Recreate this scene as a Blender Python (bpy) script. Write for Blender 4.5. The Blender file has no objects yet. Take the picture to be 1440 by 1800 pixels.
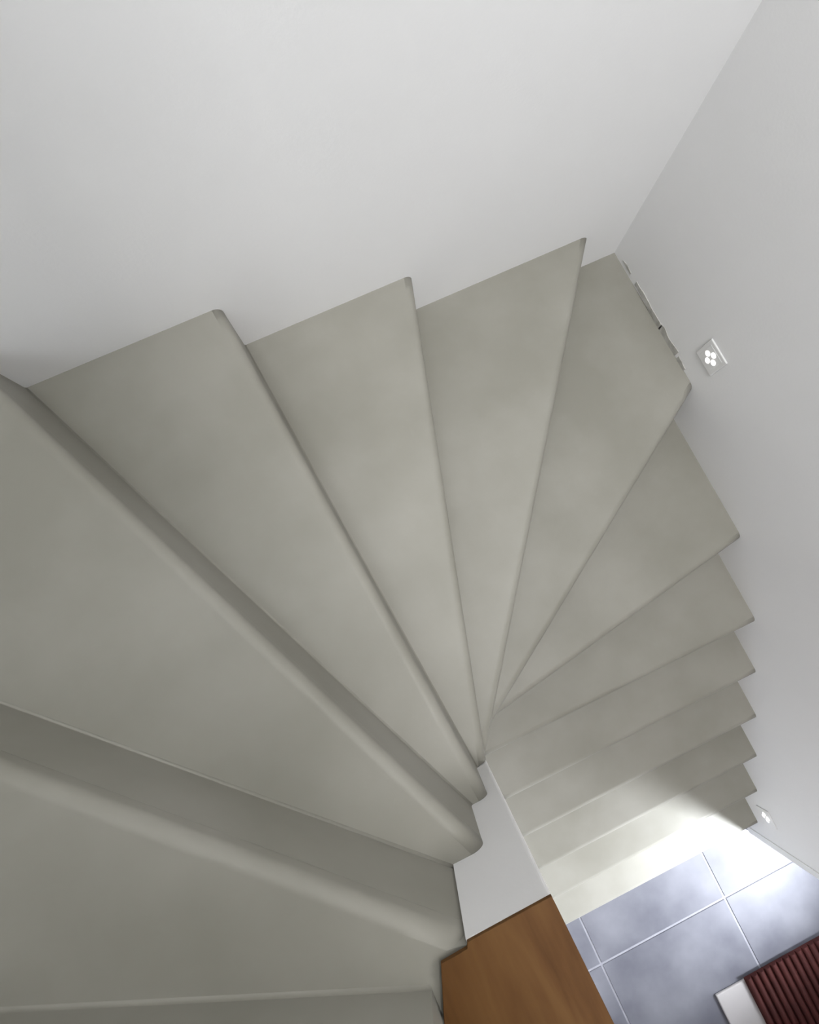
import bpy, bmesh, math, random
from mathutils import Matrix, Vector

U = 0.185                 # one riser in metres; plan data below is in risers, origin under the camera
H = 17.075                # camera height above the tiled floor, in risers
def V(x, y, z):           # risers relative to the camera -> metres, floor at z = 0
    return Vector((x * U, y * U, (z + H) * U))
C = bpy.context.scene.collection

# ------------------------------------------------------------ camera, light, exposure
scene = bpy.context.scene
ax, az = -0.16897, 0.43602
R = Matrix.Rotation(ax, 3, 'X') @ Matrix.Rotation(az, 3, 'Z')
cam_d = bpy.data.cameras.new('camera'); cam = bpy.data.objects.new('camera', cam_d); C.objects.link(cam)
cam_d.sensor_fit = 'HORIZONTAL'; cam_d.sensor_width = 36.0; cam_d.lens = 36.0 * 932.588 / 1440.0
cam_d.clip_start = 0.01
cam.matrix_world = Matrix.Translation(V(0, 0, 0)) @ R.transposed().to_4x4()
scene.camera = cam

world = bpy.data.worlds.new('world'); scene.world = world; world.use_nodes = True
world.node_tree.nodes['Background'].inputs[0].default_value = (0.80, 0.88, 1.0, 1)
world.node_tree.nodes['Background'].inputs[1].default_value = 0.1

def area(name, loc, target, sx, sy, power, col, spread=180):
    d = bpy.data.lights.new(name, 'AREA'); d.shape = 'RECTANGLE'; d.size = sx; d.size_y = sy
    d.energy = power; d.color = col; d.spread = math.radians(spread)
    o = bpy.data.objects.new(name, d); C.objects.link(o)
    o.location = V(*loc)
    o.rotation_euler = (V(*target) - V(*loc)).to_track_quat('-Z', 'Y').to_euler()
    return o
# three added overhead fills: one over the lower flight, one along the far wall
area('overhead_fill_well', (1.5, -5.0, 15.7), (1.5, -5.0, 0), 0.4, 0.7, 86, (0.985, 0.99, 1.0))
area('overhead_fill_far', (-3.5, 2.25, 15.7), (-3.5, 2.25, 0), 0.9, 0.5, 25, (0.93, 0.97, 1.0))
area('overhead_fill_mid', (2.6, 1.4, 15.7), (2.6, 1.4, 0), 0.5, 0.5, 13, (1.0, 0.99, 0.97))
# upper storey windows behind the viewer
area('upper_window_light', (-1.2, -19.0, 5.0), (1.0, 2.0, -6.5), 1.2, 0.6, 16, (0.84, 0.92, 1.0))
area('upper_window_light_side', (-5.0, -15.0, 4.0), (3.0, 2.0, -5.0), 1.2, 0.6, 10, (0.88, 0.94, 1.0))
# added fill from the right to brighten the upper risers; no window there
area('side_fill', (6.2, -1.5, 2.5), (-3.0, 0.5, -5.0), 0.6, 0.6, 11, (1.0, 0.995, 0.98))
# daylight of the small ground floor window round the corner of the right wall
area('lower_window_light', (8.5, -13.2, -11.9), (3.9, -8.9, -15.7), 0.14, 0.45, 33, (0.88, 0.93, 1.0), 98)
# added warm fill to tint and lift the lower flight and wall
area('lower_warm_fill', (2.6, -12.5, -4.7), (3.4, -8.0, -12), 0.4, 0.4, 2.6, (1.0, 0.68, 0.42))

scene.view_settings.view_transform = 'Standard'
scene.view_settings.look = 'None'
scene.view_settings.gamma = 1.0
scene.view_settings.use_curve_mapping = False
scene.view_settings.exposure = 0.0

# ------------------------------------------------------------ helpers
def mat(name, rough=0.8):
    m = bpy.data.materials.new(name); m.use_nodes = True
    b = m.node_tree.nodes['Principled BSDF']; b.inputs['Roughness'].default_value = rough
    return m, m.node_tree, b
def mottled(name, c1, c2, scale, rough=0.8, bump=0.0, bscale=60, detail=4, stretch=(1, 1, 1), spec=0.5, lo=0.35, hi=0.65):
    m, t, b = mat(name, rough)
    b.inputs['Specular IOR Level'].default_value = spec
    tc = t.nodes.new('ShaderNodeTexCoord'); mp = t.nodes.new('ShaderNodeMapping'); mp.inputs['Scale'].default_value = stretch
    n = t.nodes.new('ShaderNodeTexNoise'); n.inputs['Scale'].default_value = scale; n.inputs['Detail'].default_value = detail
    r = t.nodes.new('ShaderNodeValToRGB')
    r.color_ramp.elements[0].position = lo; r.color_ramp.elements[0].color = (*c1, 1)
    r.color_ramp.elements[1].position = hi; r.color_ramp.elements[1].color = (*c2, 1)
    L = t.links.new
    L(tc.outputs['Object'], mp.inputs[0]); L(mp.outputs[0], n.inputs['Vector']); L(n.outputs[0], r.inputs[0]); L(r.outputs[0], b.inputs['Base Color'])
    if bump:
        n2 = t.nodes.new('ShaderNodeTexNoise'); n2.inputs['Scale'].default_value = bscale; n2.inputs['Detail'].default_value = 3
        bp = t.nodes.new('ShaderNodeBump'); bp.inputs['Strength'].default_value = bump; bp.inputs['Distance'].default_value = 0.002
        L(tc.outputs['Object'], n2.inputs['Vector']); L(n2.outputs[0], bp.inputs['Height']); L(bp.outputs[0], b.inputs['Normal'])
    return m
M_wall = mottled('white_paint', (0.80, 0.795, 0.795), (0.83, 0.825, 0.825), 1.5, 0.7, 0.15, 120, spec=0.3)
M_stair = mottled('grey_microcement', (0.240, 0.231, 0.197), (0.290, 0.280, 0.246), 3.2, 0.5, 0.08, 40, 5, spec=0.4)
M_tile = mottled('slate_grey_tile', (0.10, 0.101, 0.122), (0.198, 0.200, 0.224), 3.0, 0.5, 0.06, 30, 6, spec=0.35, lo=0.3, hi=0.7)
M_grout = mottled('pale_grout', (0.24, 0.24, 0.27), (0.29, 0.29, 0.32), 20, 0.9)
M_plaster = mottled('bare_plaster', (0.36, 0.35, 0.32), (0.55, 0.54, 0.51), 25, 0.9, 0.3, 90)
M_white = mottled('white_lacquer', (0.40, 0.38, 0.375), (0.45, 0.43, 0.425), 3, 0.4)
M_red = mottled('dark_red_rubber', (0.038, 0.008, 0.007), (0.056, 0.013, 0.011), 14, 0.7, spec=0.2)
M_plate = mottled('white_plate', (0.78, 0.775, 0.77), (0.82, 0.815, 0.81), 4, 0.35)
M_dark = mottled('dark_seal', (0.03, 0.03, 0.035), (0.05, 0.05, 0.055), 20, 0.8)

def wood():
    m, t, b = mat('brown_wood', 0.55); b.inputs['Specular IOR Level'].default_value = 0.2
    L = t.links.new
    tc = t.nodes.new('ShaderNodeTexCoord'); mp = t.nodes.new('ShaderNodeMapping'); mp.inputs['Scale'].default_value = (9, 1.3, 4)
    n = t.nodes.new('ShaderNodeTexNoise'); n.inputs['Scale'].default_value = 2.2; n.inputs['Detail'].default_value = 7; n.inputs['Distortion'].default_value = 0.9
    mp2 = t.nodes.new('ShaderNodeMapping'); mp2.inputs['Scale'].default_value = (160, 7, 30)
    n2 = t.nodes.new('ShaderNodeTexNoise'); n2.inputs['Scale'].default_value = 1.0; n2.inputs['Detail'].default_value = 3
    ad = t.nodes.new('ShaderNodeMath'); ad.operation = 'MULTIPLY_ADD'; ad.inputs[1].default_value = 0.16
    r = t.nodes.new('ShaderNodeValToRGB')
    e = r.color_ramp.elements
    e[0].position = 0.38; e[0].color = (0.07, 0.027, 0.005, 1)
    e[1].position = 0.75; e[1].color = (0.125, 0.059, 0.016, 1)
    x = e.new(0.55); x.color = (0.098, 0.042, 0.010, 1)
    L(tc.outputs['Object'], mp.inputs[0]); L(mp.outputs[0], n.inputs['Vector'])
    L(tc.outputs['Object'], mp2.inputs[0]); L(mp2.outputs[0], n2.inputs['Vector'])
    L(n2.outputs[0], ad.inputs[0]); L(n.outputs[0], ad.inputs[2]); L(ad.outputs[0], r.inputs[0]); L(r.outputs[0], b.inputs['Base Color'])
    return m
M_wood = wood()
def emit(name, col, s):
    m, t, b = mat(name, 0.4); b.inputs['Base Color'].default_value = (*col, 1)
    b.inputs['Emission Color'].default_value = (*col, 1); b.inputs['Emission Strength'].default_value = s
    return m
M_led = emit('lit_led', (1.0, 0.98, 0.95), 1.8)

def obj(name, bm, m, parent=None, smooth=False):
    bmesh.ops.recalc_face_normals(bm, faces=bm.faces[:])
    me = bpy.data.meshes.new(name); bm.to_mesh(me); bm.free(); me.materials.append(m)
    if smooth:
        for p in me.polygons: p.use_smooth = True
    o = bpy.data.objects.new(name, me); C.objects.link(o)
    if parent: o.parent = parent; o.matrix_parent_inverse = Matrix.Translation(-parent.location)
    return o
def struct(name, bm, m):
    o = obj(name, bm, m); o['kind'] = 'structure'; return o
def thing(name, label, cat, loc, group=None):
    o = bpy.data.objects.new(name, None); C.objects.link(o); o.location = loc; o['label'] = label; o['category'] = cat
    o.empty_display_size = 0.1
    if group: o['group'] = group
    return o
def box(x0, x1, y0, y1, z0, z1, bev=0, seg=3):
    bm = bmesh.new()
    a = V(min(x0, x1), min(y0, y1), min(z0, z1)); b = V(max(x0, x1), max(y0, y1), max(z0, z1))
    vs = [bm.verts.new((x, y, z)) for x in (a.x, b.x) for y in (a.y, b.y) for z in (a.z, b.z)]
    for f in ((0, 1, 3, 2), (4, 6, 7, 5), (0, 4, 5, 1), (2, 3, 7, 6), (0, 2, 6, 4), (1, 5, 7, 3)): bm.faces.new([vs[i] for i in f])
    if bev: bmesh.ops.bevel(bm, geom=bm.edges[:], offset=bev, segments=seg, affect='EDGES', profile=0.5)
    return bm
def prism(pts, z0, z1, bev=0):      # plan polygon, in risers
    bm = bmesh.new()
    lo = [bm.verts.new(V(x, y, z0)) for x, y in pts]; hi = [bm.verts.new(V(x, y, z1)) for x, y in pts]
    n = len(pts)
    bm.faces.new(lo[::-1]); bm.faces.new(hi)
    for i in range(n): bm.faces.new((lo[i], lo[(i + 1) % n], hi[(i + 1) % n], hi[i]))
    if bev: bmesh.ops.bevel(bm, geom=bm.edges[:], offset=bev, segments=2, affect='EDGES', profile=0.5)
    return bm

# ------------------------------------------------------------ the setting
XB, YA, XC, YE = 6.273, 4.279, -7.05, -10.27     # right wall, far wall, left wall, free end of the right wall
XS0, XS1, YS = -0.78, 0.048, -2.20               # dividing wall: left face, right face, end face
TOP = 16.0
T = 0.8
struct('wall_far', box(XC - T, XB + T, YA, YA + T, -H - T, TOP), M_wall)
wall_r = struct('wall_right', box(XB, XB + T, YE, YA + T, -H - T, TOP, 0.004, 2), M_wall)
struct('wall_left', box(XC - T, XC, -22, YA, -H - T, TOP), M_wall)
struct('wall_near', box(XC - T, 15, -22 - T, -22, -H - T, TOP), M_wall)
struct('wall_outer', box(15, 15 + T, -22, YE, -H - T, TOP), M_wall)
struct('wall_return', box(XB + T, 15, YE - 0.001, YE + T, -H - T, TOP), M_wall)
struct('ceiling', box(XC - T, 15 + T, -22 - T, YA + T, TOP, TOP + T), M_wall)
bm = prism([(XS0, -16), (XS1, -16), (XS1, YS), (-0.605, YS), (-0.605, -2.8), (XS0, -2.8)], -H, -4.035)
ed = [e for e in bm.edges if all(abs(v.co.x - XS1 * U) < 1e-4 and abs(v.co.y - YS * U) < 1e-4 for v in e.verts)]
bmesh.ops.bevel(bm, geom=ed, offset=0.006, segments=4, affect='EDGES', profile=0.5)
wall_c = struct('wall_center', bm, M_wall)
struct('shade_block', box(XC, 0.6, -22, 0.8, 6.0, TOP), M_stair)  # unseen block added above the frame to shade the near treads
# intermediate floor slab beyond the well
struct('ceiling_lower', box(XS1 + 0.2, 15, -22, -9.6, -4.6, -2.07), M_wall)
struct('trim_1', box(XB - 0.035, XB, YE, YE + 0.22, -16.95, TOP, 0.003, 2), M_wall)

# tiled floor: grout bed with single tiles
floor = struct('floor', box(XC, 15, -22, YA, -H - 0.6, -H - 0.02), M_grout)
TS, GX, GY, gj = 4.06, 4.727, -11.53, 0.028      # tile pitch, one grout crossing, half the joint
tile_me = None
for i in range(-3, 3):
    for j in range(-3, 2):
        x0, y0 = GX + i * TS, GY + j * TS
        xa, xb, ya, yb = max(x0 + gj, XC), min(x0 + TS - gj, 15), max(y0 + gj, -22), min(y0 + TS - gj, YA)
        if xb - xa < 0.3 or yb - ya < 0.3: continue
        obj('tile', box(xa, xb, ya, yb, -H - 0.12, -H, 0.002, 1), M_tile, floor)

# ------------------------------------------------------------ the staircase
# nose lines: (inner x, y), (outer x, y), direction along the inner and outer boundary when going up
N = {
 -3: ((-0.95, -3.75), (-7.05, -3.75), (0, -1), (0, -1)),
 -2: ((-0.95, -2.385), (-7.05, 0.12), (0, -1), (0, -1)),
 -1: ((-0.60, -2.23), (-7.05, 3.87), (-1, 0), (0, -1)),
  0: ((-0.29, -2.22), (-3.13, YA), (-1, 0), (-1, 0)),
  1: ((-0.095, -2.21), (-0.603, YA), (-1, 0), (-1, 0)),
  2: ((0.05, -2.19), (2.026, YA), (-1, 0), (-1, 0)),
  3: ((0.045, -2.46), (5.340, YA), (0, 1), (-1, 0)),
  4: ((0.045, -2.54), (XB, 1.295), (0, 1), (0, 1)),
  5: ((0.045, -2.585), (XB, -1.576), (0, 1), (0, 1)),
}
for j in range(8): N[-4 - j] = ((-0.95, -5.01 - 1.261 * j), (-7.05, -5.01 - 1.261 * j), (0, -1), (0, -1))
for j in range(6): N[6 + j] = ((0.04, -3.35 - 1.261 * j), (XB, -3.35 - 1.261 * j), (0, 1), (0, 1))
EXTRA_OUT = {0: [(XC, YA)], 4: [(XB, YA)]}
EXTRA_IN = {3: [(0.045, -2.2)], -1: [(-0.63, -2.6), (-0.61, -2.26)]}
ZK = lambda k: -(9.075 + k - 4)
def lineoff(k, s):
    (ix, iy), (ox, oy), ei, eo = N[k]
    d = Vector((ox - ix, oy - iy)).normalized()
    n = Vector((d.y, -d.x))
    if n.dot(Vector(eo)) < 0: n = -n
    res = []
    for p, e in (((ix, iy), ei), ((ox, oy), eo)):
        e = Vector(e); c = e.dot(n)
        v = e * (s / c) if c > 0.45 else n * s
        res.append((p[0] + v.x, p[1] + v.y))
    return res
stairs = thing('staircase', 'grey seamless half-turn winder staircase with rounded noses going down between white walls', 'staircase', V(3, -4, -H))
RN = 0.115
KT = -3
for k in range(KT, 12):
    z = ZK(k)
    # tread with rounded nose
    bm = bmesh.new()
    prof = [0, 0] + [(RN - RN * math.cos(math.radians(a * 7.5)), -RN + RN * math.sin(math.radians(a * 7.5))) for a in range(13)]
    prof = [(0.006, -RN - 0.16), (0.001, -RN - 0.08)] + prof[2:]
    NS = 24
    rows = []
    for s, dz in prof:
        (a, b) = lineoff(k, s)
        rows.append([bm.verts.new(V(a[0] + (b[0] - a[0]) * i / NS, a[1] + (b[1] - a[1]) * i / NS, z + dz)) for i in range(NS + 1)])
    for r0, r1 in zip(rows, rows[1:]):
        for i in range(NS): bm.faces.new((r0[i], r0[i + 1], r1[i + 1], r1[i]))
    for f in bm.faces: f.smooth = True
    # flat tread back to under the next riser
    if k > KT:
        bi, bo = lineoff(k - 1, 0.25)
    else:
        bi, bo = (-0.95, -21.9), (XC, -21.9)
    loop = list(rows[-1])
    for x, y in EXTRA_OUT.get(k, []): loop.append(bm.verts.new(V(x, y, z)))
    loop.append(bm.verts.new(V(bo[0], bo[1], z))); loop.append(bm.verts.new(V(bi[0], bi[1], z)))
    for x, y in EXTRA_IN.get(k, []): loop.append(bm.verts.new(V(x, y, z)))
    bm.faces.new(loop)
    # underside, so the tread is a slab
    low = [bm.verts.new(v.co - Vector((0, 0, (RN + 0.16) * U))) for v in loop[NS + 1:]]
    chain = [rows[0][NS]] + low + [rows[0][0]]
    up = loop[NS:] + [loop[0]]
    und = [rows[0][i] for i in range(NS + 1)] + low
    bm.faces.new(und[::-1])
    for i in range(1, len(up) - 2): bm.faces.new((up[i], chain[i], chain[i + 1], up[i + 1]))
    # ends of the nose
    bm.faces.new([r[NS] for r in rows] + [up[1], chain[1]])
    bm.faces.new([r[0] for r in rows] + [up[-2], chain[-2]])
    step = obj('step', bm, M_stair, stairs)
    # riser with a small cove at its foot
    bm = bmesh.new()
    zb = -H if k == 11 else ZK(k + 1)
    F = 0.035
    pr = [(0.002 - F, zb - 0.004)]
    for a in range(1, 6):
        t = math.radians(18 * a)
        pr.append((0.002 - F + F * math.sin(t), zb - 0.004 + F - F * math.cos(t)))
    pr += [(0.002, z - RN - 0.10), (0.16, z - RN - 0.10), (0.16, zb - 0.1), (0.002 - F, zb - 0.1)]
    e0, e1 = [], []
    for s, zz in pr:
        (a, b) = lineoff(k, s)
        e0.append(bm.verts.new(V(a[0], a[1], zz))); e1.append(bm.verts.new(V(b[0], b[1], zz)))
    n = len(pr)
    for i in range(n):
        f = bm.faces.new((e0[i], e1[i], e1[(i + 1) % n], e0[(i + 1) % n])); f.smooth = i < 5
    bm.faces.new(e0[::-1]); bm.faces.new(e1)
    obj('riser', bm, M_stair, step)

# ------------------------------------------------------------ wooden cap on the dividing wall
zc = -4.0
cap_pts = [(0.046, -2.195), (0.125, -5.4), (0.16, -15.6), (-0.945, -15.6), (-0.945, -2.566), (-0.815, -2.245), (-0.612, -2.245), (-0.60, -2.205)]
cap = thing('wall_cap', 'reddish-brown wooden board capping the white dividing wall', 'board', V(-0.35, -4, -4.035))
obj('board', prism(cap_pts, -4.035, zc, 0.001), M_wood, cap)

# ------------------------------------------------------------ step lights on the right wall
def step_light(yc, zc, label):
    t = thing('step_light', label, 'light', V(XB, yc, zc), 'square step lights on the right wall')
    h = 0.245
    obj('face_plate', box(XB - 0.03, XB, yc - h, yc + h, zc - h, zc + h, 0.0035, 3), M_plate, t)
    obj('lens_recess', box(XB - 0.033, XB - 0.02, yc - 0.17, yc + 0.17, zc - 0.17, zc + 0.17, 0.0006, 2), M_plate, t)
    for a in range(4):
        bm = bmesh.new()
        y = yc + 0.09 * math.cos(math.radians(90 * a)); zz = zc + 0.09 * math.sin(math.radians(90 * a))
        rings = []
        for r, dx in ((0.052, 0.0), (0.052, 0.006), (0.036, 0.016)):
            rings.append([bm.verts.new(V(XB - 0.031 - dx, y + r * math.cos(q * math.pi / 8), zz + r * math.sin(q * math.pi / 8))) for q in range(16)])
        for r0, r1 in zip(rings, rings[1:]):
            for q in range(16): bm.faces.new((r0[q], r0[(q + 1) % 16], r1[(q + 1) % 16], r1[q]))
        bm.faces.new(rings[-1]); bm.faces.new(rings[0][::-1])
        obj('led', bm, M_led, t)
step_light(1.52, -8.28, 'small square lit wall light beside the corner winder step')
step_light(-9.15, -15.34, 'small square lit wall light beside the bottom step')

# ------------------------------------------------------------ bare plaster along the corner step
def patch(pts):          # (y, z) on the right wall
    bm = bmesh.new()
    a = [bm.verts.new(V(XB, y, z)) for y, z in pts]; b = [bm.verts.new(V(XB - 0.012, y, z)) for y, z in pts]
    n = len(pts)
    bm.faces.new(a); bm.faces.new(b[::-1])
    for i in range(n): bm.faces.new((a[i], a[(i + 1) % n], b[(i + 1) % n], b[i]))
    obj('plaster_patch', bm, M_plaster, wall_r)
rnd = random.Random(4)
def strip(y0, y1, lo, hi, n):
    t = [(y0 + (y1 - y0) * i / n, hi(i / n) + rnd.uniform(-.012, .012)) for i in range(n + 1)]
    b = [(y0 + (y1 - y0) * i / n, lo(i / n) + rnd.uniform(-.008, .008)) for i in range(n + 1)]
    patch(t + b[::-1])
zt = ZK(4)
strip(4.02, 3.72, lambda t: zt + 0.09, lambda t: zt + 0.12 + .03 * math.sin(t * 3.1), 5)
strip(3.52, 2.55, lambda t: zt + 0.05 - .05 * t, lambda t: zt + 0.15 - .04 * t, 12)
strip(2.58, 1.98, lambda t: zt + 0.0, lambda t: zt + 0.13 + .02 * math.sin(t * 9), 8)
strip(1.92, 1.66, lambda t: zt + 0.0, lambda t: zt + 0.10 - .03 * t, 5)

# ------------------------------------------------------------ white low platform and red ribbed mat on the tiles
base = obj('platform', box(3.21, 9.6, -18.6, -13.52, -H, -H + 0.09, 0.006, 3), M_white)
base['label'] = 'white low platform under the dark red ribbed mat'; base['category'] = 'platform'
zm = -H + 0.09
mat_t = thing('ribbed_mat', 'dark red ribbed mat lying on the white platform on the tiled floor', 'mat', V(6.5, -16, zm))
x0m, x1m, y0m, y1m = 4.13, 9.4, -18.4, -13.44
obj('backing', box(x0m, x1m, y0m, y1m, zm, zm + 0.06, 0.002, 1), M_red, mat_t)
pitch = 0.205
nr = int((x1m - x0m) / pitch)
for i in range(nr):
    bm = bmesh.new()
    xc = x0m + pitch * (i + 0.5); rr = pitch * 0.42
    ends = []
    for y in (y1m + 0.005, y0m):
        ends.append([bm.verts.new(V(xc + rr * math.cos(math.pi * q / 8), y, zm + 0.055 + 0.10 * math.sin(math.pi * q / 8))) for q in range(9)])
    for q in range(8):
        f = bm.faces.new((ends[0][q], ends[0][q + 1], ends[1][q + 1], ends[1][q])); f.smooth = True
    bm.faces.new((ends[0][0], ends[0][8], ends[1][8], ends[1][0]))
    bm.faces.new(ends[0]); bm.faces.new(ends[1][::-1])
    obj('rib', bm, M_red, mat_t)
